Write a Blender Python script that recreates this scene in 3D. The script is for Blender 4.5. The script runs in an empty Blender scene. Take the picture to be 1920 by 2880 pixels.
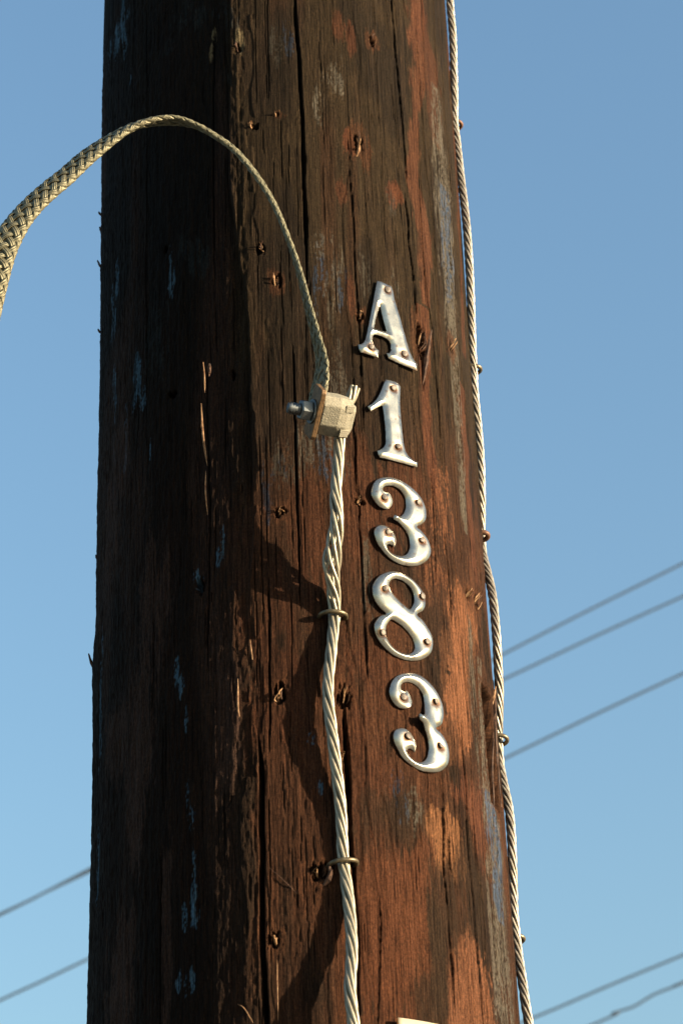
import bpy, math
import numpy as np
from mathutils import Matrix, Vector

SC = bpy.context.scene
rad = math.radians

# ---------------------------------------------------------------- camera
F, W0, H0 = 6800.0, 1920, 2880          # focal length in photo pixels
R0 = 0.15                               # pole radius
DIST, CAMZ = 1.634, 1.60
up = np.array([-467.0, 11790.0, -F]); up /= np.linalg.norm(up)
v2 = np.array([-150.0, 0.0, -F]); v2 -= v2.dot(up) * up; v2 /= np.linalg.norm(v2)
xx = np.cross(v2, up)
RWC = np.stack([xx, v2, up], axis=1)    # world vector -> camera vector
RCW = RWC.T
CAM = np.array([0.0, -DIST, CAMZ])
cd = bpy.data.cameras.new('camera'); cam = bpy.data.objects.new('camera', cd)
SC.collection.objects.link(cam)
cam.matrix_world = Matrix.Translation(Vector(CAM)) @ Matrix(RCW.tolist()).to_4x4()
cd.sensor_fit = 'VERTICAL'; cd.sensor_height = 36; cd.sensor_width = 24
cd.lens = F / H0 * 36.0
cd.clip_start = 0.05; cd.clip_end = 5000
cd.dof.use_dof = True; cd.dof.focus_distance = 1.74; cd.dof.aperture_fstop = 18
SC.camera = cam

# ---------------------------------------------------------------- sky, sun
SUN_AZ, SUN_EL = 69.0, 9.0              # azimuth measured from the pole->camera direction towards +X
sd = Vector((math.sin(rad(SUN_AZ)) * math.cos(rad(SUN_EL)), -math.cos(rad(SUN_AZ)) * math.cos(rad(SUN_EL)), math.sin(rad(SUN_EL))))
w = bpy.data.worlds.new('World'); SC.world = w; w.use_nodes = True
nt = w.node_tree; bg = nt.nodes['Background']
sky = nt.nodes.new('ShaderNodeTexSky'); sky.sky_type = 'NISHITA'; sky.sun_disc = False
sky.sun_rotation = math.atan2(sd.x, sd.y)
sky.sun_elevation = rad(SUN_EL)
sky.air_density = 1.5; sky.dust_density = 2.6; sky.ozone_density = 3.3; sky.altitude = 0
nt.links.new(sky.outputs[0], bg.inputs[0]); bg.inputs[1].default_value = 0.13
sl = bpy.data.lights.new('sun', 'SUN'); so = bpy.data.objects.new('sun', sl); SC.collection.objects.link(so)
sl.energy = 5.0; sl.angle = rad(0.53); sl.color = (1.0, 0.81, 0.57)
so.rotation_euler = sd.to_track_quat('Z', 'Y').to_euler()
SC.view_settings.view_transform = 'Standard'; SC.view_settings.look = 'None'
SC.view_settings.gamma = 1.0; SC.view_settings.exposure = 1.60
SC.view_settings.use_curve_mapping = False
SC.render.engine = 'CYCLES'

# ---------------------------------------------------------------- geometry of the photograph
def ray(px, py):
    d = RCW @ np.array([px - W0 / 2, H0 / 2 - py, -F]); return d / np.linalg.norm(d)
def on_cyl(px, py, r=R0, far=False):
    """point where the sight line meets a vertical cylinder of radius r (or passes nearest)"""
    d = ray(px, py); a = d[0]**2 + d[1]**2; b = CAM[0]*d[0] + CAM[1]*d[1]; c = CAM[0]**2 + CAM[1]**2 - r*r
    q = b*b - a*c
    t = (-b + (math.sqrt(q) if far else -math.sqrt(q))) / a if q > 0 else -b / a
    return CAM + t * d
def on_y(px, py, y):
    d = ray(px, py); return CAM + d * ((y - CAM[1]) / d[1])
def sz(px, py, r=R0):
    p = on_cyl(px, py, r); return R0 * math.atan2(p[0], -p[1]), p[2]
def cyl(s, z, r):
    t = np.asarray(s) / R0
    return np.stack([np.sin(t) * r, -np.cos(t) * r, np.asarray(z) + 0 * t], axis=-1)

def smooth(e0, e1, x):
    t = np.clip((x - e0) / (e1 - e0), 0, 1); return t * t * (3 - 2 * t)
def h2(i, j, seed):
    n = (i.astype(np.int64) * 374761393 + j.astype(np.int64) * 668265263 + seed * 974634777) & 0x7fffffff
    n = ((n ^ (n >> 13)) * 1274126177) & 0x7fffffff
    n = n ^ (n >> 16)
    return (n & 0xffff) / 65535.0
def vn(x, y, seed=0):
    xi = np.floor(x).astype(np.int64); yi = np.floor(y).astype(np.int64); fx = x - xi; fy = y - yi
    fx = fx * fx * (3 - 2 * fx); fy = fy * fy * (3 - 2 * fy)
    a = h2(xi, yi, seed); b = h2(xi + 1, yi, seed); c = h2(xi, yi + 1, seed); d = h2(xi + 1, yi + 1, seed)
    return (a + (b - a) * fx) * (1 - fy) + (c + (d - c) * fx) * fy
def fbm(x, y, o=3, seed=0):
    s = 0; a = 1; t = 0
    for k in range(o):
        s = s + a * vn(x * 2**k + 13.7 * k, y * 2**k + 5.1 * k, seed + k); t += a; a *= 0.5
    return s / t
rng = np.random.default_rng(7)

# ---------------------------------------------------------------- object helpers
def mesh_data(name, V, Fc, mat=None, smoothed=True):
    me = bpy.data.meshes.new(name)
    V = np.asarray(V, dtype=np.float32)
    if isinstance(Fc, np.ndarray):
        n = len(Fc); k = Fc.shape[1]
        me.vertices.add(len(V)); me.vertices.foreach_set('co', V.ravel())
        me.loops.add(n * k); me.loops.foreach_set('vertex_index', Fc.astype(np.int32).ravel())
        me.polygons.add(n); me.polygons.foreach_set('loop_start', np.arange(0, n * k, k, dtype=np.int32))
        me.update(calc_edges=True); me.validate()
    else:
        me.from_pydata(V.tolist(), [], Fc); me.update()
    me.polygons.foreach_set('use_smooth', np.full(len(me.polygons), smoothed))
    if mat: me.materials.append(mat)
    return me
def mk(name, V, Fc, mat, parent=None, origin=None, smoothed=True):
    V = np.asarray(V, dtype=float)
    if origin is None: origin = V.mean(axis=0)
    origin = np.asarray(origin, float)
    o = bpy.data.objects.new(name, mesh_data(name, V - origin, Fc, mat, smoothed))
    SC.collection.objects.link(o)
    if parent is not None:
        o.parent = parent; origin = origin - np.array(parent['_o'])
    o.location = origin.tolist(); o['_o'] = (origin + (np.array(parent['_o']) if parent is not None else 0)).tolist()
    return o
def empty(name, loc):
    o = bpy.data.objects.new(name, None); SC.collection.objects.link(o); o.location = list(loc); o['_o'] = [float(v) for v in loc]
    o.empty_display_size = 0.02
    return o
def tag(o, label, cat, group=None, kind=None):
    if label: o['label'] = label
    if cat: o['category'] = cat
    if group: o['group'] = group
    if kind: o['kind'] = kind
    return o
def catmull(P, n):
    """resample an open polyline of points (any dimension) smoothly, n points per span"""
    P = np.asarray(P, float); out = []
    Q = np.vstack([2 * P[0] - P[1], P, 2 * P[-1] - P[-2]])
    for i in range(1, len(Q) - 2):
        p0, p1, p2, p3 = Q[i-1], Q[i], Q[i+1], Q[i+2]
        for k in range(n):
            t = k / n
            out.append(0.5 * (2*p1 + (p2-p0)*t + (2*p0-5*p1+4*p2-p3)*t*t + (3*p1-p0-3*p2+p3)*t**3))
    out.append(P[-1]); return np.array(out)
def even(P, step):
    d = np.r_[0, np.cumsum(np.linalg.norm(np.diff(P[:, :3], axis=0), axis=1))]
    n = max(2, int(d[-1] / step) + 1); t = np.linspace(0, d[-1], n)
    return np.stack([np.interp(t, d, P[:, k]) for k in range(P.shape[1])], axis=1), t
def frames(P, ref=(0, -1, 0)):
    T = np.gradient(P, axis=0); T /= np.linalg.norm(T, axis=1)[:, None]
    N = np.zeros_like(T); n = np.array(ref, float)
    for i in range(len(P)):
        n = n - n.dot(T[i]) * T[i]; n /= np.linalg.norm(n); N[i] = n
    return T, N, np.cross(T, N)
def tube(P, r, k=8, caps=True, flat=None, nrm=None):
    P = np.asarray(P, float); T, N, B = frames(P)
    if nrm is not None:
        N = nrm - (nrm * T).sum(1)[:, None] * T; N /= np.linalg.norm(N, axis=1)[:, None]; B = np.cross(T, N)
    r = np.broadcast_to(np.asarray(r, float), (len(P),))
    a = np.arange(k) * 2 * math.pi / k
    fl = 1.0 if flat is None else flat
    V = P[:, None, :] + r[:, None, None] * (fl * np.cos(a)[None, :, None] * N[:, None, :] + np.sin(a)[None, :, None] * B[:, None, :])
    V = V.reshape(-1, 3); n = len(P)
    i = np.arange(n - 1)[:, None] * k; j = np.arange(k)[None, :]; j2 = (j + 1) % k
    Q = np.stack([i + j, i + j2, i + k + j2, i + k + j], axis=-1).reshape(-1, 4)
    if caps:
        V = np.vstack([V, P[0], P[-1]])
        Fc = [list(q) for q in Q.tolist()] + [[n*k, (q+1) % k, q] for q in range(k)] + [[n*k+1, (n-1)*k+q, (n-1)*k+(q+1) % k] for q in range(k)]
        return V, Fc
    return V, Q

# ---------------------------------------------------------------- materials
def mat(name, base=(0.5, 0.5, 0.5), rough=0.5, metal=0.0, spec=0.5):
    m = bpy.data.materials.new(name); m.use_nodes = True
    b = m.node_tree.nodes['Principled BSDF']
    b.inputs['Base Color'].default_value = (*base, 1); b.inputs['Roughness'].default_value = rough
    b.inputs['Metallic'].default_value = metal; b.inputs['Specular IOR Level'].default_value = spec
    return m, m.node_tree, b
def noise(t, scale, detail=4, rough=0.6, vec=None, coord='Object', stretch=None):
    n = t.nodes.new('ShaderNodeTexNoise'); n.inputs['Scale'].default_value = scale
    n.inputs['Detail'].default_value = detail; n.inputs['Roughness'].default_value = rough
    if vec is None:
        vec = t.nodes.new('ShaderNodeTexCoord').outputs[coord]
    if stretch:
        mp = t.nodes.new('ShaderNodeMapping'); mp.inputs['Scale'].default_value = stretch
        t.links.new(vec, mp.inputs[0]); vec = mp.outputs[0]
    t.links.new(vec, n.inputs['Vector']); return n.outputs['Fac']
def ramp(t, fac, stops):
    r = t.nodes.new('ShaderNodeValToRGB'); e = r.color_ramp.elements
    while len(e) < len(stops): e.new(0.5)
    for k, (p, c) in enumerate(stops):
        e[k].position = p; e[k].color = (*c, 1) if len(c) == 3 else c
    t.links.new(fac, r.inputs[0]); return r.outputs[0]
def bump(t, b, fac, strength, dist, prev=None):
    n = t.nodes.new('ShaderNodeBump'); n.inputs['Strength'].default_value = strength; n.inputs['Distance'].default_value = dist
    t.links.new(fac, n.inputs['Height'])
    if prev is not None: t.links.new(prev, n.inputs['Normal'])
    t.links.new(n.outputs[0], b.inputs['Normal']); return n.outputs[0]
def mul(t, a, b_, typ='MULTIPLY', fac=1.0):
    m = t.nodes.new('ShaderNodeMix'); m.data_type = 'RGBA'; m.blend_type = typ
    if isinstance(fac, float): m.inputs[0].default_value = fac
    else: t.links.new(fac, m.inputs[0])
    t.links.new(a, m.inputs[6])
    if isinstance(b_, tuple): m.inputs[7].default_value = (*b_, 1)
    else: t.links.new(b_, m.inputs[7])
    return m.outputs[2]

# wood of the pole: stain colours from the mesh, fibre and fine checks from noise
M_WOOD, t, b = mat('creosoted_wood', rough=0.85, spec=0.06)
at = t.nodes.new('ShaderNodeAttribute'); at.attribute_name = 'stain_shade'
av = t.nodes.new('ShaderNodeAttribute'); av.attribute_name = 'grain'
g = av.outputs['Vector']
fib = noise(t, 1.0, 5, 0.7, g, stretch=(1100, 60, 1))
fib2 = noise(t, 1.0, 3, 0.6, g, stretch=(420, 9, 1))
spk = noise(t, 1.0, 5, 0.8, g, stretch=(900, 420, 1))
lin = noise(t, 1.0, 2, 0.5, g, stretch=(330, 5, 1))
c = mul(t, at.outputs['Color'], ramp(t, fib, [(0.30, (0.40, 0.37, 0.35)), (0.52, (1, 1, 1)), (0.72, (1.7, 1.6, 1.5))]))
c = mul(t, c, ramp(t, fib2, [(0.3, (0.68, 0.66, 0.62)), (0.6, (1.1, 1.1, 1.1))]))
c = mul(t, c, ramp(t, spk, [(0.32, (0.40, 0.40, 0.40)), (0.5, (1, 1, 1)), (0.70, (2.0, 1.9, 1.8))]))
lin2 = noise(t, 1.0, 2, 0.5, g, stretch=(620, 11, 7))
c = mul(t, c, ramp(t, lin2, [(0.43, (1, 1, 1)), (0.455, (0.3, 0.27, 0.25)), (0.475, (1, 1, 1))]))
c = mul(t, c, ramp(t, lin, [(0.445, (1, 1, 1)), (0.47, (0.25, 0.23, 0.2)), (0.485, (1, 1, 1))]))
t.links.new(c, b.inputs['Base Color'])
n1 = bump(t, b, fib, 1.0, 0.0010); n2 = bump(t, b, spk, 0.8, 0.0009, n1); bump(t, b, fib2, 0.7, 0.0012, n2)

M_SPLINT, t, b = mat('fresh_splinter_wood', (0.42, 0.20, 0.09), 0.7, spec=0.3)
f = noise(t, 300, 3); t.links.new(ramp(t, f, [(0.3, (0.105, 0.041, 0.015)), (0.7, (0.300, 0.180, 0.090))]), b.inputs['Base Color'])
M_SPLDARK, t, b = mat('weathered_splinter_wood', (0.16, 0.07, 0.03), 0.75, spec=0.3)
f = noise(t, 300, 3); t.links.new(ramp(t, f, [(0.35, (0.021, 0.010, 0.006)), (0.7, (0.091, 0.045, 0.025))]), b.inputs['Base Color'])

M_WIRE, t, b = mat('tinned_copper_strand', (0.62, 0.57, 0.46), 0.42, 0.45)
f = noise(t, 160, 4); t.links.new(ramp(t, f, [(0.3, (0.179, 0.160, 0.118)), (0.65, (0.292, 0.262, 0.191))]), b.inputs['Base Color'])
bump(t, b, noise(t, 900, 3), 0.35, 0.0003)
M_WIRE2, t, b = mat('galvanised_strand', (0.5, 0.45, 0.36), 0.46, 0.5)
f = noise(t, 130, 4); t.links.new(ramp(t, f, [(0.3, (0.144, 0.124, 0.096)), (0.65, (0.320, 0.288, 0.232))]), b.inputs['Base Color'])
bump(t, b, noise(t, 900, 3), 0.35, 0.0003)
M_BRAID, t, b = mat('tinned_braid', (0.5, 0.46, 0.33), 0.55, 0.5)
f = noise(t, 420, 4); t.links.new(ramp(t, f, [(0.3, (0.084, 0.077, 0.044)), (0.65, (0.190, 0.180, 0.116))]), b.inputs['Base Color'])
aw = t.nodes.new('ShaderNodeAttribute'); aw.attribute_name = 'across'
sn = t.nodes.new('ShaderNodeMath'); sn.operation = 'MULTIPLY'; sn.inputs[1].default_value = 9.0; t.links.new(aw.outputs['Fac'], sn.inputs[0])
s2 = t.nodes.new('ShaderNodeMath'); s2.operation = 'SINE'; t.links.new(sn.outputs[0], s2.inputs[0])
p1 = bump(t, b, s2.outputs[0], 0.8, 0.00022); bump(t, b, noise(t, 1600, 3), 0.5, 0.0004, p1)
M_CORE, t, b = mat('braid_core', (0.14, 0.125, 0.08), 0.6, 0.2)
M_CAST, t, b = mat('cast_bronze_tinned', (0.50, 0.48, 0.40), 0.62, 0.15)
f = noise(t, 300, 4); t.links.new(ramp(t, f, [(0.3, (0.166, 0.156, 0.115)), (0.7, (0.256, 0.237, 0.179))]), b.inputs['Base Color'])
bump(t, b, noise(t, 1100, 4), 0.8, 0.0009)
M_RUSTPLATE, t, b = mat('browned_bronze', (0.25, 0.14, 0.06), 0.55, 0.5)
f = noise(t, 260, 4); t.links.new(ramp(t, f, [(0.3, (0.060, 0.036, 0.018)), (0.7, (0.204, 0.120, 0.054))]), b.inputs['Base Color'])
bump(t, b, noise(t, 900, 3), 0.4, 0.0004)
M_STEEL, t, b = mat('zinc_bolt', (0.14, 0.155, 0.16), 0.45, 0.8)
M_STAPLE, t, b = mat('dull_staple', (0.26, 0.21, 0.13), 0.42, 0.65)
f = noise(t, 330, 3); t.links.new(ramp(t, f, [(0.3, (0.068, 0.053, 0.030)), (0.7, (0.165, 0.135, 0.083))]), b.inputs['Base Color'])
M_RUSTSTAPLE, t, b = mat('rusty_staple', (0.16, 0.065, 0.03), 0.6, 0.3)
f = noise(t, 330, 3); t.links.new(ramp(t, f, [(0.3, (0.054, 0.024, 0.012)), (0.7, (0.156, 0.072, 0.033))]), b.inputs['Base Color'])
M_NAIL, t, b = mat('weathered_nail_head', (0.3, 0.25, 0.2), 0.55, 0.3)
f = noise(t, 700, 3); t.links.new(ramp(t, f, [(0.35, (0.064, 0.050, 0.038)), (0.65, (0.143, 0.124, 0.105))]), b.inputs['Base Color'])
bump(t, b, noise(t, 1500, 2), 0.4, 0.0003)
M_NUM, t, b = mat('stamped_metal', (0.72, 0.72, 0.67), 0.36, 0.90)
ar = t.nodes.new('ShaderNodeAttribute'); ar.attribute_name = 'rust'
f = noise(t, 90, 4); base = ramp(t, f, [(0.3, (0.25, 0.25, 0.22)), (0.7, (0.40, 0.40, 0.345))])
f2 = noise(t, 700, 4, 0.7); blot = ramp(t, f2, [(0.68, (1, 1, 1)), (0.76, (0.45, 0.25, 0.1))])
base = mul(t, base, blot, 'MULTIPLY', 0.35)
t.links.new(mul(t, base, (0.20, 0.085, 0.03), 'MIX', ar.outputs['Fac']), b.inputs['Base Color'])
mr = t.nodes.new('ShaderNodeMapRange'); mr.inputs['To Min'].default_value = 0.20; mr.inputs['To Max'].default_value = 0.31
t.links.new(f, mr.inputs['Value']); t.links.new(mr.outputs[0], b.inputs['Roughness'])
bump(t, b, noise(t, 1800, 3), 0.12, 0.0002)
M_PLATE, t, b = mat('cream_painted_plate', (0.72, 0.62, 0.42), 0.5, 0.0)
f = noise(t, 60, 4); t.links.new(ramp(t, f, [(0.3, (0.360, 0.304, 0.200)), (0.65, (0.496, 0.440, 0.320))]), b.inputs['Base Color'])
M_EDGE, t, b = mat('raw_plate_edge', (0.75, 0.30, 0.07), 0.5)
M_CABLE, t, b = mat('overhead_cable', (0.02, 0.035, 0.055), 0.8)
M_GROUND, t, b = mat('dry_ground', (0.16, 0.13, 0.09), 0.95)
f = noise(t, 0.8, 8); t.links.new(ramp(t, f, [(0.35, (0.17, 0.155, 0.125)), (0.6, (0.27, 0.25, 0.21))]), b.inputs['Base Color'])
bump(t, b, noise(t, 20, 6), 0.6, 0.03)

# ---------------------------------------------------------------- ground
n = 40; xs = np.linspace(-1, 1, n); xs = np.sign(xs) * np.abs(xs)**2.2 * 1500
GX, GY = np.meshgrid(xs, xs); GZ = (fbm(GX * 0.02 + 50, GY * 0.02 + 50, 3, 3) - 0.5) * 0.3 * smooth(2, 30, np.hypot(GX, GY))
I = np.arange(n * n).reshape(n, n)
Q = np.stack([I[:-1, :-1], I[:-1, 1:], I[1:, 1:], I[1:, :-1]], -1).reshape(-1, 4)
tag(mk('ground', np.stack([GX, GY, GZ], -1).reshape(-1, 3), Q, M_GROUND, origin=(0, 0, 0)), 'pale dry ground around the foot of the pole', None, kind='structure')

# ---------------------------------------------------------------- pole surface
ZT, ZB = on_cyl(773, 0)[2], on_cyl(851, 2880)[2]
NF, NR = 860, 1230
th = np.concatenate([np.linspace(-104, 104, NF), np.linspace(104, 256, 40)[1:-1]]) * math.pi / 180
zz = np.concatenate([np.linspace(-0.3, ZB - 0.06, 24)[:-1], np.linspace(ZB - 0.06, ZT + 0.06, NR), np.linspace(ZT + 0.06, 9.0, 40)[1:]])
S, Z = np.meshgrid(th * R0, zz)
SW = S + 0.003 * (fbm(S * 12, Z * 3.0, 2, 11) - 0.5) + 0.0007 * (fbm(S * 60, Z * 9, 2, 12) - 0.5)     # wavering grain
RR = np.full_like(S, R0)
RR += 0.0030 * (fbm(SW * 16, Z * 2.2, 2, 1) - 0.5)
RR += 0.0007 * (fbm(SW * 90, Z * 2.5, 2, 2) - 0.5)
rough_zone = np.clip(1.0 * smooth(-0.020, -0.030, S) + 0.12 + 0.8 * smooth(0.58, 0.72, fbm(S * 22, Z * 7, 3, 30)), 0, 1.2)
RR += 0.0007 * (fbm(SW * 480, Z * 16, 3, 3) - 0.5) * (0.35 + rough_zone)
RR += 0.0013 * (fbm(SW * 520, Z * 150, 3, 4) - 0.5) * rough_zone

# colours
def C3(*c): return np.array(c, float)
col = np.zeros(S.shape + (3,))
TAR_SHADE, OLIVE, RED, ORANGE = C3(.015, .012, .009), C3(.060, .040, .020), C3(.094, .040, .019), C3(.27, .105, .045)
TAN, GREY, BLUE, BROWN = C3(.33, .135, .058), C3(.20, .18, .14), C3(.09, .15, .26), C3(.10, .06, .035)
def blend(mask, c):
    m = np.clip(mask, 0, 1)[..., None]; col[...] = col * (1 - m) + m * c
def zpx(py): return on_cyl(820, py)[2]
streak = fbm(SW * 55, Z * 4, 4, 20)
streak2 = fbm(SW * 150, Z * 9, 3, 21)
blob = fbm(SW * 26, Z * 9, 4, 22)
col[...] = OLIVE
lower = smooth(zpx(900), zpx(1500), Z + 0.10 * (streak - 0.5))
blend(lower * 0.85, RED)
blend(smooth(0.50, 0.68, streak) * 0.45, RED)
blend(smooth(0.52, 0.34, blob) * 0.75, C3(.030, .021, .013))
blend(smooth(0.54, 0.66, fbm(SW * 40, Z * 11, 4, 23)) * lower * 0.55, C3(.16, .062, .027))
blend(smooth(0.60, 0.75, streak2) * 0.25, BROWN)
# the side turned away: dark tar tone with shade painted in, worn brown patches
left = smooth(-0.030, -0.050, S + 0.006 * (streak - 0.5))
blend(left * 0.78, TAR_SHADE)
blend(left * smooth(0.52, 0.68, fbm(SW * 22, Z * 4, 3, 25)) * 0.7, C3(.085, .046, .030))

def dist(px, py, rx, ry, rag=0.35, seed=40):
    s, z = sz(px, py); kx = 1 / 3650.0
    ds = (SW - s) / (rx * kx); dz = (Z - z) / (ry * kx * 1.15)
    return np.sqrt(ds**2 + dz**2) + rag * 2 * (fbm(SW * 180, Z * 28, 4, seed) - 0.5)
def patch(px, py, rx, ry, c, a=1.0, rag=0.45, soft=0.25):
    s, z = sz(px, py); k = 2.2 / 3650
    rx = rx / max(0.33, math.cos(s / R0))
    r0, r1 = np.searchsorted(zz, z - ry * k), np.searchsorted(zz, z + ry * k)
    c0, c1 = np.searchsorted(th[:NF], (s - rx * k) / R0 - .03), np.searchsorted(th[:NF], (s + rx * k) / R0 + .03)
    sl_ = (slice(r0, r1), slice(c0, c1)); SS, ZZ = SW[sl_], Z[sl_]
    ds = (SS - s) / (rx / 3650); dz = (ZZ - z) / (ry * 1.15 / 3650)
    d = np.sqrt(ds**2 + dz**2) + rag * 1.9 * (fbm(SS * 150 + px, ZZ * 22 + py, 4, 41) - 0.5) + (0.5 + rag) * 1.1 * (fbm(SS * 480, ZZ * 60, 4, 42) - 0.5) + (0.3 + rag * .5) * (fbm(SS * 900, ZZ * 420, 2, 43) - 0.5)
    m = (np.clip(smooth(1 + soft * .7, 1 - soft * .7, d), 0, 1) * a)[..., None]
    if rag >= 1.1: m = m * smooth(.44, .54, 0.6 * fbm(SS * 620, ZZ * 38, 3, 44) + 0.4 * fbm(SS * 1100, ZZ * 500, 2, 45))[..., None]
    col[sl_] = col[sl_] * (1 - m) + m * c
def stripe(pts, wpx, c, a=1.0, seed=50, gap=0.0, rag=1.0):
    P = np.array([(*sz(x, y),) + ((w_,) if True else ()) for (x, y), w_ in zip(pts, np.broadcast_to(wpx, (len(pts),)))])
    P = P[np.argsort(P[:, 1])]
    sc = np.interp(zz, P[:, 1], P[:, 0]); wd = np.interp(zz, P[:, 1], P[:, 2]) / 3650 / np.maximum(0.4, np.cos(sc / R0))
    on = (zz > P[0, 1]) & (zz < P[-1, 1])
    edge = (fbm(zz * 45, zz * 0 + seed, 4, seed) - 0.5) * 1.6 * rag
    d = (SW - sc[:, None]) / (wd[:, None] * 0.5) + edge[:, None] * 0.6
    br = 1.6 * (fbm(SW * 480, Z * 55, 4, seed + 2) - 0.5)
    m = smooth(1.2, 0.75, np.abs(d) + br) * on[:, None] * a
    if gap: m = m * smooth(gap - 0.05, gap + 0.07, 0.5 * fbm(SW * 500, Z * 34, 4, seed + 1) + 0.5 * fbm(SW * 900, Z * 500, 2, seed + 3))
    blend(m, c)

# red-brown and orange worn places
stripe([(1165, -60), (1165, 60), (1165, 130), (1180, 230), (1170, 310), (1165, 400), (1160, 490), (1176, 560), (1192, 640), (1196, 740), (1200, 860)],
       [46, 44, 34, 50, 22, 34, 40, 40, 42, 36, 20], C3(.19, .072, .034), 0.72, 50)
stripe([(1160, 0), (1196, 120), (1215, 260), (1235, 420)], [60, 60, 50, 30], C3(.15, .055, .026), 0.6, 52)
stripe([(1190, 860), (1196, 950), (1196, 1080), (1208, 1250), (1230, 1400)], [28, 36, 34, 30, 26], C3(.17, .062, .028), 0.8, 54)
stripe([(1262, 0), (1272, 200), (1280, 420), (1300, 760), (1312, 1000)], [20, 22, 20, 18, 20], C3(.16, .060, .028), 0.7, 56)
stripe([(1302, 1080), (1318, 1300), (1330, 1500), (1345, 1640)], [22, 24, 22, 14], C3(.20, .075, .036), 0.7, 57)
for p in [(950, 70, 20, 50, .5), (990, 110, 14, 60, .5), (985, 395, 16, 45, .8), (965, 540, 16, 40, .5), (1108, 545, 22, 34, .8), (990, 830, 14, 60, .5)]:
    patch(p[0], p[1], p[2], p[3], C3(.19, .065, .028), p[4])
for p in [(1246, 1345, 18, 30), (1262, 1400, 14, 24), (1240, 1450, 30, 50), (1232, 1490, 18, 70), (1255, 1360, 10, 40), (1222, 1580, 12, 60), (1205, 1630, 22, 26), (1210, 1690, 8, 14), (1244, 1620, 10, 30)]:
    patch(*p, ORANGE, 0.75, rag=1.1, soft=0.2)
# big pale orange areas right of the numerals
for p in [(1302, 1720, 30, 60), (1298, 1800, 34, 70), (1284, 1870, 42, 80), (1285, 1960, 40, 80), (1290, 2030, 34, 60), (1268, 2080, 34, 50), (1325, 1760, 22, 60)]:
    patch(*p, TAN, 0.9, rag=0.5, soft=0.18)
for p in [(1240, 2330, 50, 34), (1262, 2370, 34, 70), (1236, 2390, 30, 50)]:
    patch(*p, C3(.34, .15, .06), 0.85, rag=0.8, soft=0.2)
for p in [(1100, 2480, 105, 150), (1140, 2600, 85, 130), (1070, 2640, 70, 150), (1130, 2720, 80, 120), (1080, 2790, 70, 70), (1170, 2420, 60, 70)]:
    patch(*p, C3(.17, .062, .026), 0.7, rag=0.6, soft=0.3)
for p in [(1318, 2740, 46, 90), (1300, 2830, 60, 70), (1350, 2860, 40, 80), (1330, 2690, 18, 40)]:
    patch(*p, C3(.27, .11, .05), 0.9, rag=0.5, soft=0.15)
for p in [(1330, 2270, 26, 70), (1350, 2360, 20, 80), (1300, 2240, 30, 30)]:
    patch(*p, C3(.19, .07, .033), 0.75, rag=0.7)
for p in [(1240, 2560, 34, 130), (1225, 2680, 26, 110), (1210, 2810, 44, 70), (1330, 2500, 36, 110), (1150, 2310, 46, 60)]:
    patch(*p, C3(.052, .032, .018), 0.75, rag=0.6)
for p in [(1330, 1950, 16, 160), (1220, 1780, 40, 120), (1260, 2120, 24, 70), (1090, 2260, 60, 110), (1010, 2300, 30, 120)]:
    patch(*p, C3(.050, .030, .017), 0.6, rag=0.6)
for p in [(1120, 1420, 60, 120), (1010, 1400, 60, 160), (1070, 2180, 60, 40), (980, 2050, 40, 200), (1060, 1880, 60, 60), (880, 1500, 60, 180), (760, 1900, 60, 200)]:
    patch(*p, C3(.135, .050, .022), 0.65, rag=0.7, soft=0.35)
# weathered grey and paint remains
stripe([(1222, 240), (1235, 400), (1245, 520), (1262, 740), (1273, 900), (1282, 1050), (1294, 1200), (1304, 1346), (1311, 1495)], [26, 44, 54, 46, 36, 30, 28, 24, 16], GREY, 0.85, 60, 0.44, 0.6)
stripe([(1245, 520), (1262, 740), (1270, 860)], [34, 36, 22], BLUE, 0.75, 62, 0.5)
stripe([(1350, 1850), (1362, 2050), (1372, 2200), (1392, 2353), (1403, 2506), (1417, 2659), (1428, 2812), (1432, 2900)], [10, 18, 34, 46, 50, 52, 54, 54], GREY, 0.85, 64, 0.46, 0.6)
stripe([(1378, 2230), (1392, 2353), (1403, 2506), (1412, 2600)], [28, 36, 38, 20], BLUE, 0.85, 66, 0.45)
stripe([(1366, 2420), (1374, 2560), (1384, 2700), (1396, 2860)], [6, 10, 12, 18], C3(.24, .21, .17), 0.7, 68, 0.45)
for p, c_ in [((945, 215, 28, 40), GREY), ((900, 300, 14, 60), GREY), ((905, 760, 22, 70), BLUE * .7), ((940, 790, 22, 90), GREY * .8), ((965, 830, 12, 60), BLUE * .6), ((890, 690, 18, 40), GREY * .7),
              ((890, 1240, 40, 50), GREY * .8), ((920, 1300, 34, 44), BLUE * .55), ((965, 1330, 16, 40), GREY * .6), ((950, 1090, 24, 100), GREY * .6), ((800, 1310, 30, 46), GREY * .5), ((770, 1360, 22, 60), BLUE * .35),
              ((1035, 1640, 10, 90), GREY * .7), ((1030, 780, 14, 60), GREY * .6), ((1115, 800, 12, 50), GREY * .7), ((815, 130, 14, 50), BLUE * .5), ((780, 120, 22, 44), GREY * .4), ((1100, 560, 12, 40), GREY * .4),
              ((1155, 2260, 20, 44), GREY * .9), ((1165, 2300, 10, 30), GREY * 1.2), ((1120, 2250, 18, 40), BLUE * .5), ((1330, 1900, 8, 120), GREY * .8), ((1330, 2000, 8, 100), GREY * .8)]:
    patch(*p, c_, 0.75, rag=1.25, soft=0.3)
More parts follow.
